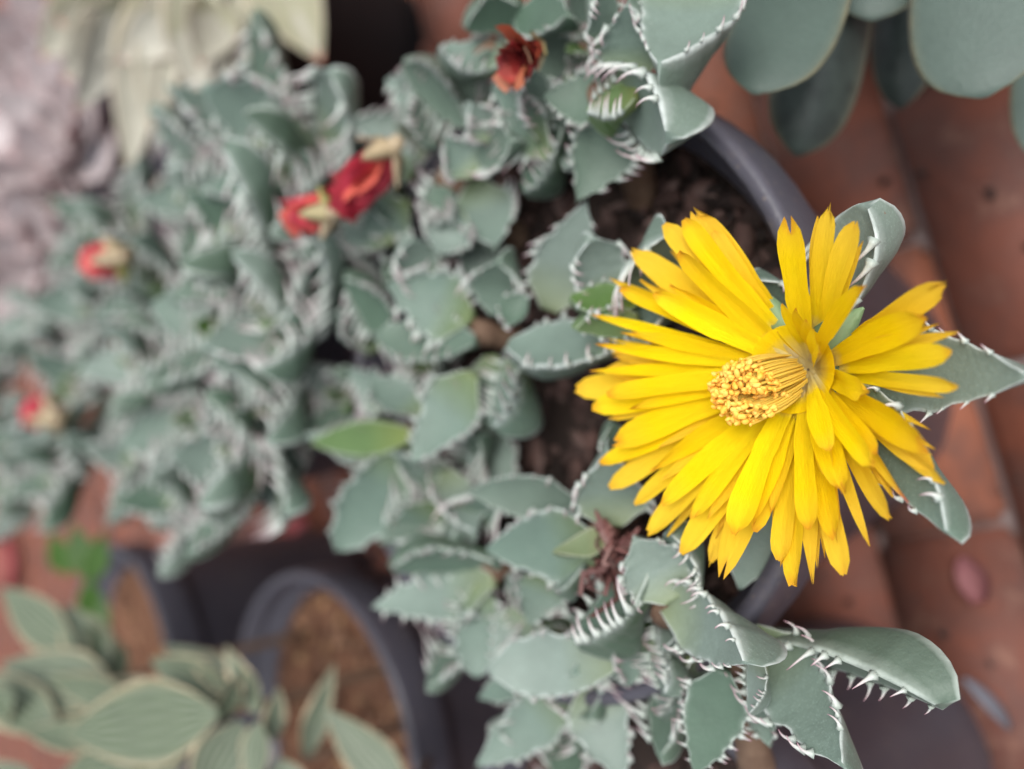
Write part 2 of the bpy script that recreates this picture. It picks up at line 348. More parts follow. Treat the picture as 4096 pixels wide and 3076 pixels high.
# ------------------------------------------------------------------ leaves
FW = [(0, .28), (.12, .6), (.3, .9), (.46, 1), (.62, .86), (.78, .6), (.91, .34), (1, .13)]
FB = [(0, .25), (.1, .52), (.28, .8), (.52, 1), (.7, .95), (.84, .72), (.94, .45), (1, .2)]
FP = [(0, .28), (.12, .66), (.3, 1), (.5, .87), (.7, .58), (.85, .34), (.95, .17), (1, .05)]
def leaf_mesh(L, W, T, mat, curl=.0, prof=FW, seed=0, teeth=7, tl=.22, tin=.5, chin=True, serr=.075, concave=.10, p=2.1, rings=26, sidebend=0., edgew=.9, lens=False, keel_edge=True, edge2=.25, tback=.2):
    """fleshy leaf along +X, upper face towards +Z; returns (leaf mesh, teeth mesh or None)"""
    rs = random.Random(seed)
    ts = sorted([.16+.76*(k+.5)/teeth+rs.uniform(-.02, .02) for k in range(teeth)]) if teeth else []
    sides = [[(t+rs.uniform(-.3, .3)/teeth, rs.uniform(.6, 1.3)) for t in ts] for _ in (0, 1)]
    if prof is FW: prof = (FW, FP, FB, FP)[seed % 4]
    tops = [-1, -edgew, -.6, -.25, .25, .6, edgew, 1]; bots = [.9, .62, .3, .08, -.08, -.3, -.62, -.9]
    vs = []; ed = []; al = []; un = []; ac = []
    asym = rs.uniform(-.08, .08)
    def bend(x, y, z):
        s = x/L; th = curl*s
        # bend around Y axis: arc
        if abs(curl) > 1e-3:
            rr_ = L/curl; X = math.sin(th)*(rr_-z); Z = rr_-math.cos(th)*(rr_-z)
        else: X = x; Z = z
        return Vector((X, y+sidebend*s*s*L, Z))
    def hw(s, sd):
        w_ = W/2*interp(prof, s)*(1+asym*sd)
        if teeth:
            for (t, l) in sides[0 if sd < 0 else 1]:
                d = (s-t)/(.35/teeth)
                w_ += serr*W*l*math.exp(-d*d)*min(1, interp(prof, s)*2)
        return w_
    def dp(s):
        if lens: return T*math.sqrt(max(.02, 1-(2*s-.9)**2*.8))*min(1, interp(prof, s)*1.6)
        if not chin: return T*interp([(0, .55), (.4, .8), (.7, 1), (1, 1)], s)*interp(prof, s)
        return T*interp([(0, .36), (.35, .5), (.62, .84), (.8, 1), (1, 1)], s)*math.sqrt(max(.05, 1-max(0, (s-.76)/.25)**2))
    SS = [i/(rings-1) for i in range(rings)]
    for s in SS:
        wl, wr, d = hw(s, -1), hw(s, 1), dp(s); x = s*L
        for q in tops:
            y = q*(wl if q < 0 else wr)
            z = -concave*W*(1-q*q)*min(1, interp(prof, s)) if not lens else T*.35*(1-q*q)*interp(prof, s)
            vs.append(bend(x, y, z)); ed.append(1. if abs(q) == 1 else (edge2 if abs(q) == edgew else 0.)); al.append(s); un.append(0.); ac.append(q*.5+.5)
        for q in bots:
            y = q*(wl if q < 0 else wr); pp = p if not chin else p-(p-1.35)*min(1, max(0, (s-.5)/.35)); z = -d*(1-abs(q)**pp)
            fx = .07*L*(1-abs(q))*(s-.75)/.25 if chin and s > .75 else 0
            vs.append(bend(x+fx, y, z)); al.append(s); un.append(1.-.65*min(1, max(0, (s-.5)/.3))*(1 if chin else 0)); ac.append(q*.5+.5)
            ed.append(.35 if abs(q) == .9 else (max(0, min(.7, (s-.55)*2.2)) if keel_edge and chin and abs(q) < .1 else 0))
    n = 16; fs = []
    for i in range(rings-1):
        for j in range(n): fs.append((i*n+j, (i+1)*n+j, (i+1)*n+(j+1) % n, i*n+(j+1) % n))
    fs.append(tuple(range(n))); e0 = (rings-1)*n
    for j in range(n//2-1): fs.append((e0+j, e0+n-1-j, e0+n-2-j, e0+j+1))
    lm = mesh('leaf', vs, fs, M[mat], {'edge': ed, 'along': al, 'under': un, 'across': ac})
    if not teeth: return lm, None
    b = Mb()
    for si, sd in ((0, -1), (1, 1)):
        for (t, l) in sides[si]:
            if t > .95: continue
            y = sd*hw(t, sd)*.97; ln = 1.2*tl*W*l*(.75+.5*math.sin(math.pi*min(1, t+.1)))
            P = Vector((t*L, y, 0.01)); d = Vector((-tback+rs.uniform(-.18, .18), sd*(.75-.4*tin), .7)).normalized()
            pts = []; rad = []; n_ = 6; r0 = min(.036*W, .13*ln)*rs.uniform(.75, 1.2)
            for k in range(n_+1):
                f = k/n_; pts.append(P.copy()); rad.append(r0*(1-f)+.004+(r0*1.1 if k == 0 else r0*.3 if k == 1 else 0))
                P = P+d*(ln/n_); d = (d+Vector((-.04-.15*tback, -sd*tin*.42, .06-.12*f))).normalized()
            pts = [bend(*q) for q in pts]
            tv, tf = tube(pts, rad, 6); b.add(tv, tf, 0, along=[k/n_ for k in range(n_+1) for _ in range(6)])
    return lm, b.build('teeth', M['teeth'])
def frame(bp, tp, roll):
    ax = (tp-bp).normalized(); toc = (CAM-(bp+tp)/2).normalized(); nn = (toc-ax*toc.dot(ax)).normalized()
    sdv = ax.cross(nn); r_ = R(roll); nn = nn*math.cos(r_)+sdv*math.sin(r_); yv = nn.cross(ax)
    return Matrix(((ax.x, yv.x, nn.x, bp.x*S), (ax.y, yv.y, nn.y, bp.y*S), (ax.z, yv.z, nn.z, bp.z*S), (0, 0, 0, 1)))
LS = [100]
def leafpx(parent, bu, bv, tu, tv, wpx, roll=0, b=.4, t=.9, mat='leaf', T=.42, **kw):
    bp, tp = ph(bu, bv, b), ph(tu, tv, t); wcm = wpx*depth((bp+tp)/2)/FPX; L = (tp-bp).length
    LS[0] += 1; kw.setdefault('seed', LS[0]); kw.setdefault('curl', .3+.25*math.sin(LS[0]*2.1)); kw.setdefault('concave', .1+.03*math.sin(LS[0]*1.3)); roll = roll*1.35+7*math.sin(LS[0]*3.7); T = max(T, .5)*1.4
    name = kw.pop('name', 'leaf'); thick = kw.pop('thick', None)
    lm, tm = leaf_mesh(L, wcm, thick or wcm*T, mat, **kw)
    mw = frame(bp, tp, roll)
    o = obj(name, lm, parent, mw)
    if tm: obj('teeth', tm, o, mw)
    return o
def stem(parent, a, b, r0=.35, r1=.28):
    rs = random.Random(int(a.x*97+a.y*31)); pts = [a.lerp(b, i/5)+Vector((rs.uniform(-.08, .08), rs.uniform(-.08, .08), 0)) for i in range(6)]
    vs, fs = tube(pts, [r0+(r1-r0)*i/5+rs.uniform(-.03, .03) for i in range(6)], 10)
    obj('stem', mesh('stem', vs, fs, M['stem']), parent)

main = thing('tiger_jaws_plant', (MAIN.x, MAIN.y, RIM-1.5), 'grey green toothed succulent bearing the open yellow flower', 'succulent', 'toothed succulents in pots')
far = thing('tiger_jaws_plant', (FARP.x, FARP.y, RIM-1.5), 'crowded toothed succulent with red wilted flowers behind the yellow flowered one', 'succulent', 'toothed succulents in pots')
low = thing('tiger_jaws_plant', (POT3.x, POT3.y, 10.5), 'toothed succulent with a bright green serrated leaf hanging beside the bare soil pot', 'succulent', 'toothed succulents in pots')

L_ = lambda *a, **k: leafpx(main, *a, **k)
# rosette left of the flower
L_(2195, 1245, 2340, 815, 245, 0, .0, .25, prof=FP, teeth=7, tl=.15, tin=-.1, serr=.085)
L_(2440, 1215, 2352, 955, 205, 10, .5, 1.0, teeth=6, tl=.3, tin=.8)
L_(2600, 1210, 2650, 905, 240, 18, .5, 1.1, teeth=6, tl=.55, tin=.35)
L_(2550, 1205, 2285, 1190, 165, 25, .9, 1.3, mat='young', teeth=4, tl=.22, tin=.9)
L_(2550, 1275, 2310, 1290, 150, -20, .9, 1.3, mat='young', teeth=4, tl=.22, tin=.9)
L_(2560, 1310, 2085, 1450, 250, 36, .5, .8, prof=FB, teeth=6, tl=.24, tin=.9, T=.62)
L_(2520, 1330, 2660, 1230, 170, -20, .6, 1.0, teeth=6, tl=.4, tin=.4)
L_(2040, 1395, 2035, 1712, 240, 58, .5, .5, teeth=7, tl=.42, tin=-.3, T=.6)
L_(1960, 1420, 1975, 1700, 190, 10, .2, .2, teeth=6, tl=.3)
L_(1930, 1640, 1995, 1980, 190, 20, -.5, -.5, teeth=6, tl=.2)
# rosette further left
L_(1875, 1265, 1590, 1150, 260, -5, .8, 1.3, teeth=7, tl=.28, tin=.3)
L_(1990, 1270, 2010, 1035, 225, -15, .4, .8, mat='green', teeth=7, tl=.18, tin=.3)
L_(2100, 1260, 1990, 1200, 140, 10, .8, 1.1, mat='green', teeth=5, tl=.25)
L_(1890, 1360, 1560, 1388, 190, 22, .9, 1.3, mat='green', teeth=7, tl=.22, tin=.7)
L_(1885, 1500, 1690, 1835, 235, 22, .8, 1.0, teeth=7, tl=.2, tin=.5, T=.5)
L_(1640, 1735, 1262, 1768, 150, -8, 1.0, 1.2, mat='young', teeth=0, T=.5)
L_(1600, 1800, 1290, 1800, 160, 30, .6, .7, teeth=4, tl=.15)
L_(1650, 1790, 1385, 2130, 225, -6, .6, .7, teeth=7, tl=.24, tin=.3)
L_(1760, 2020, 1555, 2180, 170, -20, .3, .3, teeth=6, tl=.25)
L_(1985, 2265, 1612, 2185, 200, -48, .6, .9, mat='green', teeth=8, tl=.36, tin=-.2, T=.55)
L_(1960, 2330, 1578, 2430, 215, 5, .5, .6, teeth=7, tl=.24, tin=.0)
L_(1915, 2340, 1905, 2700, 185, 12, .5, .4, teeth=8, tl=.34, tin=.1)
L_(2090, 2440, 2005, 2680, 185, 15, .2, .1, teeth=5, tl=.2)
L_(1780, 1880, 1890, 2150, 170, -15, .4, .5, teeth=7, tl=.4, tin=.5)
L_(1830, 2100, 1990, 1960, 170, 20, .3, .6, teeth=7, tl=.4, tin=.3)
L_(1700, 1640, 1500, 1560, 150, 20, .7, 1.0, teeth=7, tl=.4, tin=.2)
L_(1560, 1620, 1420, 1480, 150, -20, .6, .9, teeth=7, tl=.4, tin=.2)
L_(1500, 1400, 1400, 1240, 190, 30, .6, .9, teeth=7, tl=.4, tin=.1)
L_(1560, 1330, 1420, 1100, 190, -35, .7, 1.1, mat='green', teeth=8, tl=.4, tin=.0)
L_(1700, 1150, 1640, 960, 180, 20, .8, 1.2, teeth=7, tl=.4)
# lower middle rosette
L_(2400, 2190, 1955, 2195, 285, -18, .8, .9, teeth=6, tl=.16, tin=.7, T=.5)
L_(2330, 2040, 1950, 1925, 190, -20, .4, .5, mat='green', teeth=5, tl=.12, tin=.9, T=.5)
L_(2450, 2110, 2430, 1800, 270, -5, .6, .9, teeth=7, tl=.14, tin=.5)
L_(2500, 1960, 2455, 1700, 150, 25, .3, .6, mat='green', teeth=5, tl=.15)
L_(2430, 2140, 2245, 2222, 125, 25, 1.05, 1.2, mat='bud', teeth=0, T=.5)
L_(2330, 2260, 2240, 2375, 110, 60, .9, .8, mat='green', teeth=0, T=.6)
L_(2590, 2260, 2300, 2560, 300, 52, 1.0, 1.2, mat='green', teeth=7, tl=.3, tin=1.0, T=.62)
L_(2470, 2640, 2035, 2650, 225, -14, .6, .7, teeth=6, tl=.18, tin=.8, T=.5)
L_(2200, 2300, 2120, 2480, 190, 0, .3, .3, teeth=6, tl=.3)
# lower right rosette
L_(2690, 2405, 2540, 2165, 265, -8, 1.0, 1.3, teeth=7, tl=.18, tin=.6)
L_(2640, 2410, 3085, 2625, 270, 20, .9, 1.3, teeth=8, tl=.16, tin=.8, T=.62)
L_(2760, 2430, 2720, 2110, 200, -40, .7, 1.0, teeth=7, tl=.3, tin=.8)
L_(3040, 2620, 3000, 2850, 130, 35, 1.0, .9, teeth=5, tl=.25)
L_(2600, 2560, 2700, 2760, 190, 60, .5, .5, teeth=7, tl=.4, tin=.0)
L_(2560, 2560, 2500, 2720, 170, -30, .4, .3, teeth=7, tl=.4)
# rosette under the flower
L_(3270, 1330, 3468, 828, 320, -38, .1, .6, teeth=4, tl=.42, tin=.6, T=.36, tback=1.2)
L_(3330, 1480, 4190, 1500, 330, 4, .5, .5, prof=FP, teeth=6, tl=.12, tin=-.1, serr=.07, T=.35)
L_(3330, 1520, 3885, 2110, 260, 20, .7, 1.1, prof=FP, teeth=6, tl=.24, tin=1.0)
L_(3080, 1960, 2960, 2350, 250, 0, .1, -.1, teeth=5, tl=.12, tin=-.1)
L_(3100, 1320, 3020, 1110, 200, -20, .3, .6, teeth=5, tl=.2)
L_(2900, 1560, 2640, 1500, 220, 20, .2, .3, teeth=6, tl=.2)
L_(3000, 1750, 2700, 1900, 200, 20, -.2, -.2, teeth=6, tl=.2)
# upper rosette
L_(2830, -180, 2672, 335, 420, 16, .6, 1.1, prof=FP, teeth=7, tl=.1, tin=.3)
L_(2420, 360, 2745, 520, 290, 34, .8, 1.1, teeth=8, tl=.34, tin=.8, T=.6)
L_(2540, 370, 2350, 440, 240, 40, 1.2, 1.4, mat='young', teeth=7, tl=.3, tin=1.)
L_(2470, 500, 2325, 780, 235, 5, .5, .3, mat='green', prof=FP, teeth=6, tl=.17, tin=.0, serr=.07)
L_(2420, 390, 2195, 400, 200, 15, .8, 1.0, mat='green', teeth=7, tl=.2, tin=.3)
L_(2250, 470, 2095, 760, 200, 50, .4, .3, mat='green', teeth=6, tl=.3, T=.6)
L_(2520, 320, 2530, 10, 250, -10, .8, 1.2, teeth=7, tl=.3, tin=.6)
L_(2430, 260, 2395, -60, 170, 25, .9, 1.3, teeth=6, tl=.3)
L_(2190, 620, 1980, 340, 200, -25, .6, .8, teeth=8, tl=.4, tin=.3)
L_(2170, 560, 2100, 300, 170, 30, .6, .9, teeth=7, tl=.4, tin=.3)
L_(2080, 40, 1870, 90, 190, -30, .8, 1.1, mat='green', teeth=3, tl=.1, T=.6)
L_(2060, 60, 2270, 60, 180, -20, .8, 1.0, mat='green', teeth=5, tl=.12)
L_(2040, 220, 1790, 250, 210, 40, .7, .9, teeth=6, tl=.25, tin=.7, T=.6)
L_(1860, 500, 1655, 245, 180, -35, .5, 1.0, mat='green', teeth=8, tl=.4, tin=-.2, T=.6)
L_(1730, 430, 1550, 320, 170, -20, .6, .9, teeth=7, tl=.35)
L_(1730, 590, 1640, 400, 160, 40, .6, .8, mat='green', teeth=7, tl=.35)
L_(1960, 560, 1880, 420, 140, 20, .8, 1.2, teeth=8, tl=.45)
L_(1900, 620, 2040, 560, 160, -20, .7, 1.0, mat='green', teeth=8, tl=.3)
L_(1900, 700, 1780, 560, 150, 10, .7, 1.1, teeth=8, tl=.45)
L_(1900, 720, 1980, 990, 230, -10, .3, .1, teeth=7, tl=.2)
L_(1800, 760, 1700, 900, 200, 40, .7, .9, mat='green', teeth=8, tl=.4)
L_(1840, 840, 1770, 1010, 190, 20, .6, .7, teeth=8, tl=.3)
L_(1940, 900, 1870, 1130, 210, -5, .0, -.2, teeth=0)
L_(1640, 700, 1480, 640, 170, 20, .7, 1.0, teeth=8, tl=.45)
L_(1620, 820, 1460, 900, 190, -20, .7, .9, teeth=8, tl=.4)
L_(1560, 960, 1400, 900, 170, 20, .7, 1.0, teeth=8, tl=.4)

# rosettes that fill the rest of the clumps: shared leaf meshes
TPL = []
for i in range(10):
    TPL.append(leaf_mesh(2.3, 1.25, .58, 'green' if i % 3 == 2 else 'leaf', curl=.25+.05*(i % 4), seed=900+i, teeth=8, tl=.42, tin=.1+.15*(i % 4), rings=18))
TPY = [leaf_mesh(1.5, .8, .42, 'young', curl=.3, seed=950+i, teeth=6, tl=.4, tin=.5, rings=16) for i in range(2)]
def rosette(parent, c, size=1., seed=0, pairs=4, tilt=.25):
    rs = random.Random(seed)
    up = Vector((rs.uniform(-tilt, tilt), rs.uniform(-tilt, tilt)-.1, 1)).normalized(); a0 = rs.uniform(0, 3.14)
    q = up.to_track_quat('Z', 'X')
    for k in range(pairs):
        el = (12, 32, 52, 72)[k+4-pairs]+rs.uniform(-6, 6); sz = size*(1.05, 1., .85, .6)[k+4-pairs]
        for h in (0, 1):
            az = a0+k*math.pi/2+h*math.pi+rs.uniform(-.15, .15)
            tp = TPY[rs.randrange(2)] if k == pairs-1 else TPL[rs.randrange(10)]
            mw = Matrix.Translation((c+up*(-.5+.2*k))*S) @ q.to_matrix().to_4x4() @ Matrix.Rotation(az, 4, 'Z') @ Matrix.Translation((.12*S, 0, 0)) @ Matrix.Rotation(-R(el+rs.uniform(-5, 5)), 4, 'Y') @ Matrix.Rotation(R(rs.uniform(-12, 12)), 4, 'X') @ Matrix.Diagonal((sz*rs.uniform(.92, 1.1), sz*rs.uniform(.9, 1.1), sz, 1))
            o = obj('leaf', tp[0], parent, mw); obj('teeth', tp[1], o, mw)
FR = [(1230, 640), (1080, 1010), (840, 760), (700, 1120), (960, 1330), (620, 1430), (860, 1660), (1170, 1600), (430, 1200), (360, 1560), (600, 1850), (230, 1300), (300, 1860), (90, 1700), (1090, 570), (480, 960), (1020, 1880), (120, 1960), (800, 1960), (1180, 1300), (40, 1420), (1250, 900), (760, 1500)]
for i, (u, v) in enumerate(FR):
    rosette(far, ph(u, v, .7+.5*math.sin(i*1.7)), 1.28+.12*math.sin(i*2.3), seed=i+1)
for i, (u, v, hr) in enumerate([(1480, 1120, -.1), (1400, 780, -.2), (1600, 820, -.2), (1700, 560, -.2), (1740, 1450, -.3), (1400, 1600, -.1), (2060, 420, -.4), (2350, 260, -.2), (1880, 2420, -.4), (1800, 1960, -.2), (2250, 2560, -.5), (2640, 2560, -.4)]):
    rosette(main, ph(u, v, hr), .85, seed=60+i, pairs=3)
for (u, v, hr, p, sx) in [(2460, 1280, .4, main, MAIN), (1880, 1320, .6, main, MAIN), (2380, 2180, .6, main, MAIN), (2660, 2450, .8, main, MAIN), (3180, 1480, .6, main, MAIN), (2400, 360, .8, main, MAIN), (1930, 180, .6, main, MAIN), (1750, 700, .5, main, MAIN), (1620, 1750, .4, main, MAIN), (1950, 2300, .4, main, MAIN)]:
    a = ph(u, v, hr); base = sx+(Vector((a.x, a.y, 0))-sx)*.7; d = (Vector((base.x, base.y, 0))-sx).length
    if d > 4.9: base = sx+(base-sx)*(4.9/d)
    stem(p, Vector((base.x, base.y, RIM-1.9)), a)
for i, (u, v) in enumerate(FR):
    a = ph(u, v, .5+.5*math.sin(i*1.7)); v2 = Vector((a.x, a.y, 0))-FARP; d = v2.length; v2 *= min(.8, 6/d) if d > 0 else 1
    stem(far, Vector((FARP.x+v2.x, FARP.y+v2.y, RIM-1.9)), a)

# plant in the lower pot
Lw = lambda *a, **k: leafpx(low, *a, **k)
Lw(2130, 2700, 1925, 2790, 130, 0, .0, .0, teeth=4, tl=.2)
Lw(2280, 2770, 1985, 2985, 190, -5, .0, -.1, teeth=7, tl=.25)
Lw(2340, 2740, 2500, 3110, 230, 10, .0, -.2, teeth=6, tl=.2)
Lw(2890, 2690, 2785, 3085, 235, 0, .7, .6, mat='green', prof=FP, teeth=8, tl=.15, tin=-.2, serr=.06)
Lw(3000, 2520, 3440, 3080, 300, 16, .1, .5, teeth=8, tl=.22, tin=.5)
Lw(3020, 2580, 3785, 2690, 290, 52, -.3, .2, mat='green', prof=FB, teeth=7, tl=.27, tin=.25, T=.55)
Lw(2700, 2640, 2640, 2860, 190, 55, .1, .0, teeth=8, tl=.4, tin=.0)
Lw(2780, 2640, 2760, 2860, 180, -40, .1, .0, teeth=8, tl=.4, tin=.0)
Lw(3000, 2660, 3080, 2960, 200, 10, -.1, -.3, teeth=8, tl=.35)
a = ph(2960, 2640, .0); stem(low, Vector((POT3.x+2.2, POT3.y-2.2, 10.2)), a)
a = ph(2300, 2740, -.2); stem(low, Vector((POT3.x+2.5, POT3.y+2, 10.2)), a)
for i, (u, v, hr) in enumerate([(2250, 2860, -.9)]): rosette(low, ph(u, v, hr), .8, seed=90+i, pairs=3)

# ------------------------------------------------------------------ the yellow flower
TH = ph(3205, 1478, .75)       # throat
def z1(x, y): return 2200+x*1.0232, 700+y*1.0235
b = Mb()
vs, fs = lathe([(.1, -.55), (.22, -.5), (.33, -.3), (.4, 0), (.34, .03), (.25, -.12), (.02, -.3)], 20); b.add([TH+v for v in vs], fs, 0)
flower = obj('flower', b.build('flower', M['throat']), main); tag(flower, 'open yellow flower with many narrow petals')
b = Mb()
vs, fs = lathe([(.02, -1.1), (.2, -1.1), (.22, -.8), (.36, -.55), (.46, -.3), (.5, .0), (.43, .0), (.38, -.3)], 20); b.add([TH+v for v in vs], fs)
for k in range(5):
    a = k*2*math.pi/5+.4; d = Vector((math.cos(a), math.sin(a), 0)); sd_ = Vector((-d.y, d.x, 0)); vv = []; ff = []
    for i in range(7):
        s = i/6; c = TH+d*(.42+.8*s)+Vector((0, 0, .0+.35*s-.2*s*s)); w_ = .3*(1-s**1.6)+.02
        vv += [c-sd_*w_, c-Vector((0, 0, .1*(1-s))), c+sd_*w_, c+Vector((0, 0, .06*(1-s)))]
    for i in range(6):
        for j in range(4): ff.append((i*4+j, (i+1)*4+j, (i+1)*4+(j+1) % 4, i*4+(j+1) % 4))
    b.add(vv, ff)
obj('calyx', b.build('calyx', M['calyx']), flower)
PR = [(0, .42), (.22, .7), (.48, .92), (.7, 1), (.87, .92), (.96, .62), (1, .2)]
PN = [(0, .4), (.15, .5), (.4, .82), (.62, 1), (.8, .8), (.92, .42), (1, .05)]
def petal(x, y, wz, layer, notch=0, pinkt=0, sidecurve=0., lift=.2, prof=None, tipz=None, base=None):
    rs = random.Random(int(x*7+y*13)); u, v = z1(x, y)
    E = ph(u, v, tipz if tipz is not None else 1.95-.22*layer+rs.uniform(-.05, .05))
    out = Vector((E.x-TH.x, E.y-TH.y, 0)); ln = out.length; out /= ln
    B = base or TH+out*(.16+.09*layer)+Vector((0, 0, -.02-.12*layer)); W = wz*.84*depth(E)/FPX
    side = Vector((-out.y, out.x, 0))
    K = B.lerp(E, .45)+Vector((0, 0, lift*ln*.5))+side*sidecurve*ln
    prof = prof or (PR if wz > 85 else PN)
    NR, NC = 18, 7; vs = []; al = []; ac = []; pk = []; pl = []; ph0 = rs.uniform(0, 6.28); cup = rs.uniform(.05, .22); tw = rs.uniform(-.6, .6); un = rs.uniform(.0, .06); fr = rs.choice((0, .08, .2, .4)); jag = [rs.uniform(-fr, fr*.4) for _ in range(NC)]; sidecurve += rs.uniform(-.02, .02)
    for i in range(NR):
        s = i/(NR-1); P = B*(1-s)**2+K*2*s*(1-s)+E*s*s; T_ = ((K-B)*(1-s)+(E-K)*s).normalized()
        sd_ = T_.cross(Vector((0, 0, 1))).normalized()*-1; nn = sd_.cross(T_)*-1
        if nn.z < 0: nn = -nn
        c_, s_ = math.cos(tw*s), math.sin(tw*s); sd2 = sd_*c_+nn*s_; n2 = nn*c_-sd_*s_
        hw_ = W/2*interp(prof, s)
        for j in range(NC):
            q = j/(NC-1)*2-1; jj = jag[j]
            z = cup*W*(q*q-.3)*min(1, s*2.2)+un*W*math.sin(s*9+ph0+q*2)-.035*W*math.cos(q*math.pi*2.0)*(1-s*.5)
            e = jj*W*max(0, (s-.86)/.14)
            if notch and s > .9: e = -notch*W*.35*math.cos(q*math.pi*1.0)*(s-.9)/.1*(1 if notch > 0 else 1)
            vs.append(P+sd2*(hw_*q*(1+(.12*math.sin(ph0*3+s*7) if s > .5 else 0)))+n2*z+T_*e); al.append(s); ac.append(q*.5+.5); pk.append(pinkt*max(0, (s-.86)/.14)); pl.append(max(0, min(1, (layer-1.2)))*max(0, min(1, (s-.35)*2)))
    fs = [(i*NC+j, (i+1)*NC+j, (i+1)*NC+j+1, i*NC+j+1) for i in range(NR-1) for j in range(NC-1)]
    m = mesh('petal', vs, fs, M['petal'], {'along': al, 'across': ac, 'pink': pk, 'pale': pl})
    obj('petal', m, flower)
PET = [(935, 195, 135, 1), (1095, 112, 112, 2), (1200, 168, 112, 2), (1232, 432, 135, 0), (1545, 424, 130, 2), (1475, 552, 150, 1), (1605, 612, 75, 2.3), (1570, 690, 120, 1.4), (1598, 826, 95, 2), (1240, 850, 130, 1.3), (905, 500, 62, .9), (960, 520, 80, 1.0), (1508, 1072, 60, 2.6), (1462, 1050, 160, 1.2), (1275, 1138, 135, .2), (1545, 1203, 100, 2.2), (1500, 1150, 110, 2.4), (1402, 1280, 80, 2), (1335, 1345, 120, 2), (1250, 1452, 70, 2.2), (1145, 1240, 130, .6), (1150, 1565, 125, 2), (1118, 1430, 120, 1.2), (1012, 1385, 115, .2), (1045, 1515, 75, 2.6), (955, 1607, 140, 1.5), (1025, 1578, 80, 2), (895, 1530, 105, 1.8), (722, 1405, 140, .1), (680, 1542, 125, 1.9), (625, 1527, 100, 2.5), (515, 1482, 130, 1.8), (555, 1342, 115, .9), (382, 1408, 125, 2), (430, 1292, 100, 1), (328, 1292, 120, 1.8), (232, 1222, 95, 2), (395, 1155, 85, 1.2), (195, 1132, 110, 1.2), (252, 1048, 125, 1), (163, 908, 135, 1), (103, 835, 145, 2), (222, 860, 110, .2), (155, 768, 55, .8), (248, 704, 95, 2), (178, 660, 66, .5), (165, 547, 55, 1), (318, 615, 65, .8), (240, 403, 75, 2), (275, 440, 95, 1.1), (408, 460, 120, .2), (323, 293, 130, 2), (378, 385, 80, 2.5), (445, 192, 110, 2), (525, 172, 125, 1.2), (503, 298, 130, .3), (556, 132, 135, 2.1), (1032, 600, 85, .2), (1052, 690, 90, .0), (1092, 1080, 110, 0), (1000, 560, 80, .5), (800, 1395, 120, 1.4), (860, 1330, 80, 1.6)]
for i, (x, y, w_, l) in enumerate(PET):
    nt_ = 1 if i in (0, 13, 24, 26, 29, 52) else 0
    petal(x, y, w_, l, notch=nt_, pinkt=.9 if (x, y) == (1402, 1280) else 0, sidecurve=((i*37) % 7-3)*.006)
cx_, cy_ = 982, 760
for i, (x, y, w_, l) in enumerate(PET):
    rj = random.Random(i*3+1); d_ = math.hypot(x-cx_, y-cy_)
    if d_ < 330 or (560 < x < 930 and y < 620) or i % 4 == 3: continue
    a_ = math.atan2(y-cy_, x-cx_)+rj.choice((-1, 1))*rj.uniform(.05, .1); d_ *= rj.uniform(.84, .95)
    petal(cx_+d_*math.cos(a_), cy_+d_*math.sin(a_), w_*rj.uniform(.5, .75), l+.8, sidecurve=rj.uniform(-.02, .02))
petal(888, 612, 28, -.2, lift=.5)
# stamens: a bunch of filaments leaning up with knobbly anthers
rs = random.Random(3); b = Mb()
HEAD = ph(*z1(750, 848), 1.75)
bm = bmesh.new(); bmesh.ops.create_icosphere(bm, subdivisions=2, radius=1); bm.verts.index_update()
iv = [v.co.copy() for v in bm.verts]; fi = [tuple(v.index for v in f.verts) for f in bm.faces]; bm.free()
for k in range(330):
    a = rs.uniform(0, 2*math.pi); d = math.sqrt(rs.random()); inner = rs.random() < .25
    rad = .12+.33*d if not inner else .2*d
    off = Vector((math.cos(a)*rad*1.0, math.sin(a)*rad*1.08, 0))
    tip = HEAD+off+Vector((0, 0, .1-.9*(rad-.25)**2*4-(.32 if abs(off.x+.08) < .07 and off.y < .1 else 0)+rs.uniform(-.16, .1)))
    base = TH.lerp(HEAD, .12)+Vector((off.x*.5, off.y*.5, -.1)); midp = base.lerp(tip, .55)+off*.25
    pts = [base*(1-t)**2+midp*2*t*(1-t)+tip*t*t for t in (.3, .5, .7, .85, 1)]
    vs, fs = tube(pts, [.016, .018, .02, .02, .016], 4, False); b.add(vs, fs, 0)
    sz = rs.uniform(.024, .046); mt = Matrix.Rotation(rs.uniform(0, 6.28), 3, 'Z') @ Matrix.Rotation(rs.uniform(-1.3, 1.3), 3, 'X') @ Matrix.Diagonal(Vector((sz, sz*.75, sz*rs.uniform(1.3, 1.9))))
    o_ = Vector((rs.uniform(0, 90),)*3)
    b.add([tip+mt @ (p*(1+.35*noise.noise(p*1.8+o_))) for p in iv], fi, 1)
FN = [(.02, -.22), (.12, -.16), (.24, -.04), (.36, .1), (.5, .24), (.62, .34)]
cv, cf = lathe(FN, 24)
obj('throat', mesh('throat', [TH+v for v in cv], cf, M['petal'], {'along': [.06+.05*k for k in range(len(FN)) for _ in range(24)], 'across': [q/24 for k in FN for q in range(24)], 'pink': [0.]*len(cv), 'pale': [0.]*len(cv)}), flower)
tag(obj('stamens', b.build('stamens', [M['filament'], M['anther']]), flower), kind='stuff')

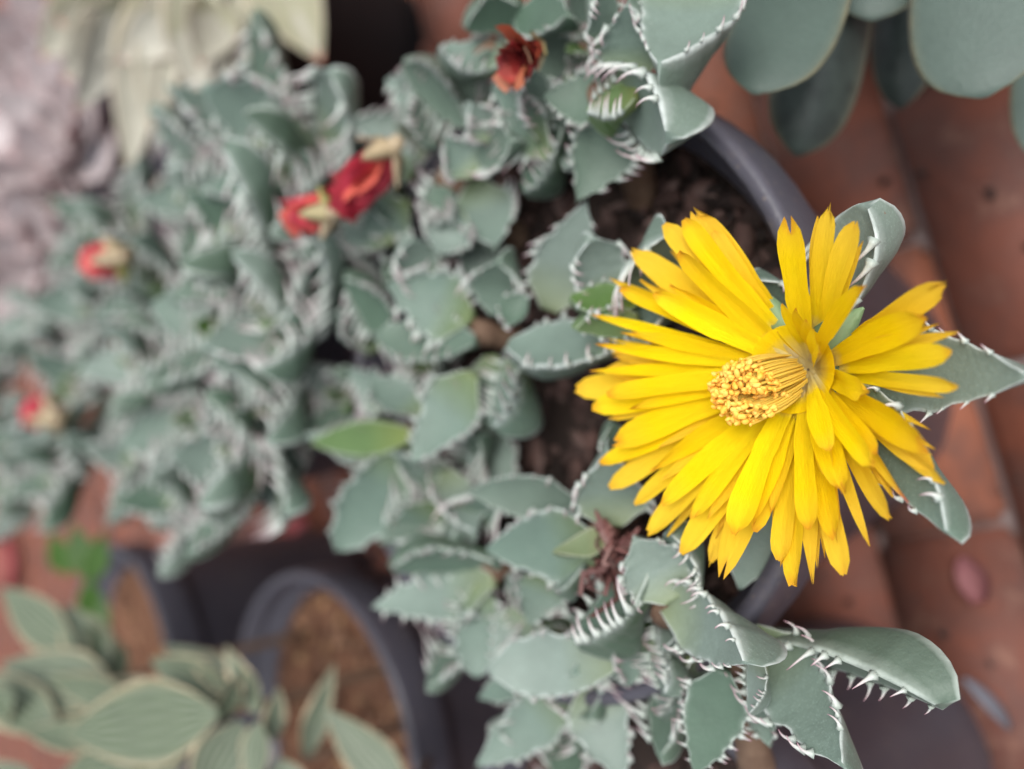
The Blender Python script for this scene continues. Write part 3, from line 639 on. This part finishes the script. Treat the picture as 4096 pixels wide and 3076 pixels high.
# ------------------------------------------------------------------ wilted flowers
def wilted(parent, c, d, length, width, mat, n=16, seed=0, name='wilted_flower', spread=.35, sepals=True, smat='beige', jit=.05):
    rs = random.Random(seed); d = d.normalized(); a = d.orthogonal().normalized(); e = d.cross(a); b = Mb()
    for k in range(n):
        an = 2*math.pi*k/n+rs.uniform(-.3, .3); o = a*math.cos(an)+e*math.sin(an); sv = d.cross(o); L = length*rs.uniform(.75, 1.1); w_ = width*rs.uniform(.8, 1.2)
        bend = rs.uniform(-.1, spread); vv = []
        for i in range(8):
            s = i/7; P = c+d*(L*s)+o*(.14*length+bend*L*s*s-.1*L*math.sin(s*3.14))+Vector((rs.uniform(-1, 1), rs.uniform(-1, 1), rs.uniform(-1, 1)))*jit*length*s
            for q in (-1, 0, 1): vv.append(P+sv*(q*w_*(.4+.6*math.sin(min(1, s*1.2)*2.4)))+o*(.12*w_*(1-q*q)))
        ff = [(i*3+j, (i+1)*3+j, (i+1)*3+j+1, i*3+j+1) for i in range(7) for j in (0, 1)]
        b.add(vv, ff, 0, rnd=min(1, max(0, rs.gauss(.4, .25))))
    vs, fs = tube([c-d*.22*length, c-d*.1*length, c, c+d*.2*length], [.08*length, .12*length, .15*length, .1*length] if sepals else [.03*length, .05*length, .05*length, .03*length], 10); b.add(vs, fs, 1, rnd=.4)
    o_ = obj(name, b.build(name, [M[mat], M[smat]]), parent)
    if sepals:
        for k in range(4):
            an = 2*math.pi*k/4+rs.uniform(-.3, .3)+.5; o = a*math.cos(an)+e*math.sin(an); sv = d.cross(o); vv = []; b2 = Mb()
            for i in range(7):
                s = i/6; P = c-d*(.05*length)+o*(length*.14+length*.32*s)+d*(length*.3*s); w_ = width*.6*(1-s)**.7+.03
                vv += [P-sv*w_, P+d*.03*length, P+sv*w_, P-d*.03*length]
            ff = [(i*4+j, (i+1)*4+j, (i+1)*4+(j+1) % 4, i*4+(j+1) % 4) for i in range(6) for j in range(4)]
            b2.add(vv, ff, 0, rnd=rs.random()); obj('sepal', b2.build('sepal', M[smat]), o_)
    return o_
tag(wilted(main, ph(2150, 190, 1.5), ph(2060, 240, 2.0)-ph(2150, 190, 1.5), .75, .2, 'redbrown', 22, 1, spread=.7), 'dried dark red wilted flower')
tag(wilted(main, ph(1560, 600, 1.5), ph(1400, 770, 1.9)-ph(1560, 600, 1.5), 1.6, .46, 'redpet', 24, 2, spread=.16), 'crimson wilted flower with pale calyx lobes')
tag(wilted(far, ph(1320, 850, 2.2), ph(1130, 860, 2.3)-ph(1320, 850, 2.2), 1.25, .36, 'redpet', 18, 3, spread=.2), 'red and orange wilted flower')
tag(wilted(far, ph(480, 1030, 2.6), ph(330, 1090, 2.7)-ph(480, 1030, 2.6), 1.7, .5, 'redpet', 18, 4, spread=.35), 'red and orange wilted flower among the far rosettes')
tag(wilted(far, ph(220, 1680, 2.6), ph(60, 1610, 2.7)-ph(220, 1680, 2.6), 1.9, .5, 'redpet', 18, 5, spread=.2), 'red wilted flower at the far edge of the clump')
tag(wilted(main, ph(2400, 2080, 1.0), ph(2470, 2230, .9)-ph(2400, 2080, 1.0), .85, .06, 'brown', 26, 6, name='withered_flower', spread=.6, sepals=False, smat='brown', jit=.26), 'withered brown flower remains')
tag(wilted(main, ph(2530, 2150, .8), ph(2400, 2340, .9)-ph(2530, 2150, .8), 1.0, .06, 'brown', 26, 7, name='withered_flower', spread=.5, sepals=False, smat='brown', jit=.26), 'withered reddish brown stalk')

# ------------------------------------------------------------------ smooth blunt leaves (upper right)
top = thing('jade_like_plant', (TOP.x, TOP.y, 8), 'plant with smooth blunt grey green leaves tipped with tiny points', 'succulent')
BL = [(0, .4), (.3, .85), (.6, 1), (.8, .9), (.92, .6), (1, .06)]
def blade(parent, b_, t_, wcm, mat, thick, roll=0, prof=BL, curl=.15, **kw):
    L = (t_-b_).length; kw.setdefault('concave', .05); LS[0] += 1
    lm, _ = leaf_mesh(L, wcm, thick, mat, curl=curl, prof=prof, teeth=0, chin=False, seed=LS[0], keel_edge=False, **kw)
    return obj('leaf', lm, parent, frame(b_, t_, roll))
D = 1.8517
for (bu, bv, tu, tv, wd, t0, t1, roll) in [(1790, -200, 1628, 226, 235, 14, 13.6, 12), (1830, -150, 1735, 325, 200, 15.6, 15.2, 165), (1960, -200, 1940, 225, 140, 16.5, 16.3, 190), (2080, -220, 2128, 226, 275, 13.6, 13.2, 0), (2290, -100, 2215, 360, 120, 16, 15.6, -20), (1930, -260, 1880, 60, 200, 15, 14.8, 0)]:
    blade(top, pd(bu*D, bv*D, t0), pd(tu*D, tv*D, t1), wd*D*t1/FPX, 'thick', .45, roll, lens=True, p=1.8)
c0 = Vector((TOP.x-2.2, TOP.y, 14)); stem(top, Vector((TOP.x, TOP.y, 7.3)), c0, .6, .45)
for k in range(7):
    a = R(-60+k*40); d = Vector((math.cos(a), math.sin(a), .35)); blade(top, c0+d*.3+Vector((0, 0, .3)), c0+d*4+Vector((0, 0, .8)), 1.7, 'thick', .45, 0, lens=True, p=1.8)

# ------------------------------------------------------------------ creamy leaves (upper left)
cr = thing('variegated_rosette_plant', (BLK.x, BLK.y, 10), 'pale creamy green plant with long pointed curving leaves in the black pot', 'succulent')
CP = [(0, .7), (.25, 1), (.5, .92), (.75, .55), (.92, .2), (1, .03)]
for (bu, bv, tu, tv, wd, t0, t1, roll) in [(330, -10, 265, 352, 120, 31, 29, 10), (400, 60, 355, 392, 95, 31, 29.5, -10), (420, 40, 475, 295, 120, 30.5, 29, 15), (560, -120, 674, 96, 180, 30, 28.6, 0), (360, 0, 90, 70, 150, 31, 31, -10), (340, -60, 60, -40, 170, 32, 32, 10), (420, -40, 420, 190, 140, 30, 28.8, 0), (480, -60, 520, 130, 150, 30.5, 29.5, 20), (300, -20, 190, 250, 120, 31.5, 30.5, -20), (360, 20, 310, 260, 110, 30.5, 29.3, 20), (520, -100, 560, 40, 170, 31, 30, 0), (300, 0, 130, 180, 130, 32, 31.5, 0), (420, -80, 330, 60, 150, 30.4, 29.8, 0), (250, -40, 60, 130, 130, 33, 33, 10), (280, 20, 180, 150, 110, 31, 30.6, -10), (380, 30, 250, 130, 110, 30, 29.6, 10), (470, 0, 440, 130, 120, 29.6, 29, -10)]:
    blade(cr, pd(bu*D, bv*D, t0), pd(tu*D, tv*D, t1), wd*D*t1/FPX, 'cream', .5, roll, prof=CP, curl=-.5, concave=.16, p=1.6)
stem(cr, Vector((BLK.x-1, BLK.y-1, 9.2)), pd(400*D, 0, 31.5), .8, .7)

# ------------------------------------------------------------------ pinkish rosettes (far upper left)
pk_ = thing('pale_pink_rosette_plant', (PNK.x, PNK.y, 10), 'clump of pale grey pink rosettes with overlapping pointed leaves', 'succulent')
PT = [leaf_mesh(2.6, 1.7, .45, 'pink', curl=.3+.1*i, prof=[(0, .5), (.25, .85), (.48, 1), (.7, .78), (.88, .36), (1, .02)], teeth=0, chin=False, seed=700+i, concave=.12, rings=16)[0] for i in range(3)]
rs = random.Random(11)
for (u, v, t_) in [(90, 130, 43), (150, 290, 42), (30, 300, 44), (110, 440, 42), (20, 520, 43), (90, 590, 42)]:
    c = pd(u*D, v*D, t_); upv = (CAM-c).normalized()*.7+Vector((rs.uniform(-.3, .3), rs.uniform(-.3, .3), .8)); q = upv.to_track_quat('Z', 'X').to_matrix().to_4x4()
    for k in range(11):
        az = k*2.4; el = 6+k*4.6; sz = 2.1-.13*k
        obj('leaf', PT[k % 3], pk_, Matrix.Translation(c*S) @ q @ Matrix.Rotation(az, 4, 'Z') @ Matrix.Translation((.15*S, 0, 0)) @ Matrix.Rotation(-R(el), 4, 'Y') @ Matrix.Diagonal((sz, sz, sz, 1)))
    stem(pk_, Vector((PNK.x+(c.x-PNK.x)*.3, PNK.y+(c.y-PNK.y)*.3, 9.2)), c, .4, .35)

# ------------------------------------------------------------------ striped cream edged leaves (lower left)
va = thing('striped_leaf_plant', (POT2.x, POT2.y, 8.4), 'green and white striped plant with cream edged pointed leaves in the bare soil pot', 'plant')
VP = [(0, .12), (.14, .62), (.34, 1), (.55, .88), (.75, .55), (.9, .22), (1, .02)]
for (bu, bv, tu, tv, wd, t0, t1, roll, cu) in [(470, 1540, 80, 1610, 215, 21, 22, -10, -.3), (500, 1500, 270, 1440, 130, 22, 23, -25, -.5), (545, 1500, 345, 1335, 90, 22.5, 23.5, 30, -.6), (540, 1500, 400, 1385, 90, 22, 22.6, 20, -.6), (480, 1540, -60, 1500, 150, 23, 25, 10, -.3), (560, 1560, 530, 1720, 120, 21, 20.5, 50, -.2), (520, 1560, 420, 1760, 150, 21.5, 21, -15, -.2), (880, 1720, 690, 1530, 120, 21, 21.4, -15, -.2), (660, 1640, 718, 1425, 75, 22, 22.4, 20, .2), (480, 1560, 520, 1440, 80, 21.5, 21.4, 40, .1), (420, 1600, 60, 1700, 190, 22, 23.5, 0, -.3), (250, 1500, -40, 1420, 150, 24.5, 26, 0, -.3), (230, 1440, 130, 1290, 110, 26, 27, 10, -.3), (160, 1400, -40, 1260, 110, 26, 28, -20, -.3), (260, 1480, 200, 1330, 100, 26, 26.5, 30, -.3), (120, 1580, -80, 1430, 120, 24, 25, 0, -.3), (60, 1660, -60, 1760, 140, 23, 24, 0, -.3), (300, 1520, 60, 1480, 100, 23.5, 24.5, -30, -.3), (340, 1540, 130, 1570, 110, 22.6, 23.5, 40, -.3), (560, 1540, 470, 1400, 80, 22, 22.2, -30, -.4), (590, 1600, 600, 1480, 70, 21.5, 21.4, 20, .1), (600, 1640, 660, 1800, 110, 21, 20.6, 10, -.2), (30, 1500, -80, 1560, 120, 24, 25, 10, -.2), (250, 1600, 20, 1560, 90, 22.4, 23.4, 20, -.3)]:
    blade(va, pd(bu*D, bv*D, t0), pd(tu*D, tv*D, t1), wd*.85*D*t1/FPX, 'varieg', .14, roll, prof=VP, curl=cu, concave=.14, p=2, edgew=.7, edge2=.8)
for (u0, v0, t0) in [(500, 1540, 21.8), (880, 1720, 21), (660, 1640, 22), (240, 1470, 25.5)]:
    a = pd(u0*D, v0*D, t0); q = Vector((a.x, a.y, 0))-POT2; q *= min(1, 4.6/max(.1, q.length)); stem(va, Vector((POT2.x+q.x, POT2.y+q.y, 8)), a, .16, .12)

# bright green sprig and fallen bits
lm_ = thing('green_sprig', tuple(POT4+Vector((-1.5, 0, 10.5))), 'small bright green leafy sprig beside the pot behind the striped leaves', 'plant')
for (bu, bv, tu, tv, wd, t0) in [(190, 1250, 160, 1130, 60, 33), (195, 1260, 225, 1150, 55, 33), (200, 1330, 190, 1250, 50, 32), (205, 1380, 225, 1290, 45, 32), (150, 1240, 110, 1150, 50, 34)]:
    blade(lm_, pd(bu*D, bv*D, t0), pd(tu*D, tv*D, t0), wd*D*t0/FPX, 'lime', .12, 10, prof=VP, curl=-.2)
a = pd(195*D, 1260*D, 33); stem(lm_, Vector((POT4.x-1.5, POT4.y+1, 10.3)), a, .14, .1)
def fallen(name, u, v, z, length, width, rotz, mat, label, cat, seed, arch=.25):
    rs = random.Random(seed); vs = []; NR, NC = 10, 6
    for i in range(NR):
        s = i/(NR-1)
        for j in range(NC):
            q = j/(NC-1)*2-1; vs.append(Vector(((s-.5)*length, q*width/2*math.sin(math.pi*(.08+.88*s))**.7, arch*width*(q*q)+.12*length*(2*s-1)**2+rs.uniform(-.01, .01)*width)))
    fs = [(i*NC+j, (i+1)*NC+j, (i+1)*NC+j+1, i*NC+j+1) for i in range(NR-1) for j in range(NC-1)]
    n = len(vs); up = [p+Vector((0, 0, .03)) for p in vs]; vs = vs+up
    fs = [tuple(reversed(f)) for f in fs]+[tuple(k+n for k in f) for f in fs]
    bd = [j for j in range(NC)]+[i*NC+NC-1 for i in range(1, NR)]+[(NR-1)*NC+j for j in range(NC-2, -1, -1)]+[i*NC for i in range(NR-2, 0, -1)]
    for x, y in zip(bd, bd[1:]+bd[:1]): fs.append((x, y, y+n, x+n))
    zm = min(p.z for p in vs); p = pz(u, v, z)
    tag(obj(name, mesh(name, [q-Vector((0, 0, zm)) for q in vs], fs, M[mat]), None, Matrix.Translation(Vector((p.x, p.y, z))*S) @ Matrix.Rotation(R(rotz), 4, 'Z')), label, cat)
fallen('fallen_petal', 3900, 2310, .63, 1.25, .8, 20, 'pinkpet', 'curled pink petal fallen on the brick floor', 'petal', 1)
fallen('fallen_leaf', 3960, 2800, .63, 1.5, .4, 47, 'paleleaf', 'narrow bluish white dry leaf lying on the bricks', 'leaf', 2)
fallen('fallen_petal', 1190, 2070, .63, 3.4, 2.0, 90, 'redpart', 'curled red petal lying behind the bare soil pot', 'petal', 3)
fallen('fallen_petal', 75, 2240, .63, 7, 4.5, 20, 'redpart', 'broad faded red petal lying behind the green sprig', 'petal', 4)

# ------------------------------------------------------------------ soil crumbs on the floor
rs = random.Random(21); b = Mb()
for k in range(420):
    q = Vector((rs.uniform(-16, 12), rs.uniform(3, 20)+(rs.random()**3)*25, .6)); sz = rs.choice((.03, .05, .08, .13))
    mt = Matrix.Rotation(rs.uniform(0, 6.28), 3, 'Z') @ Matrix.Diagonal(Vector((sz*rs.uniform(.8, 1.8), sz, sz*.6))); o_ = Vector((rs.uniform(0, 90),)*3)
    b.add([q+mt @ (p*(1+.4*noise.noise(p*1.7+o_))) for p in iv], fi, 0, rnd=rs.random())
tag(obj('soil_crumbs', b.build('soil_crumbs', M['chips'])), 'dark soil crumbs scattered on the brick floor', 'soil', None, 'stuff')
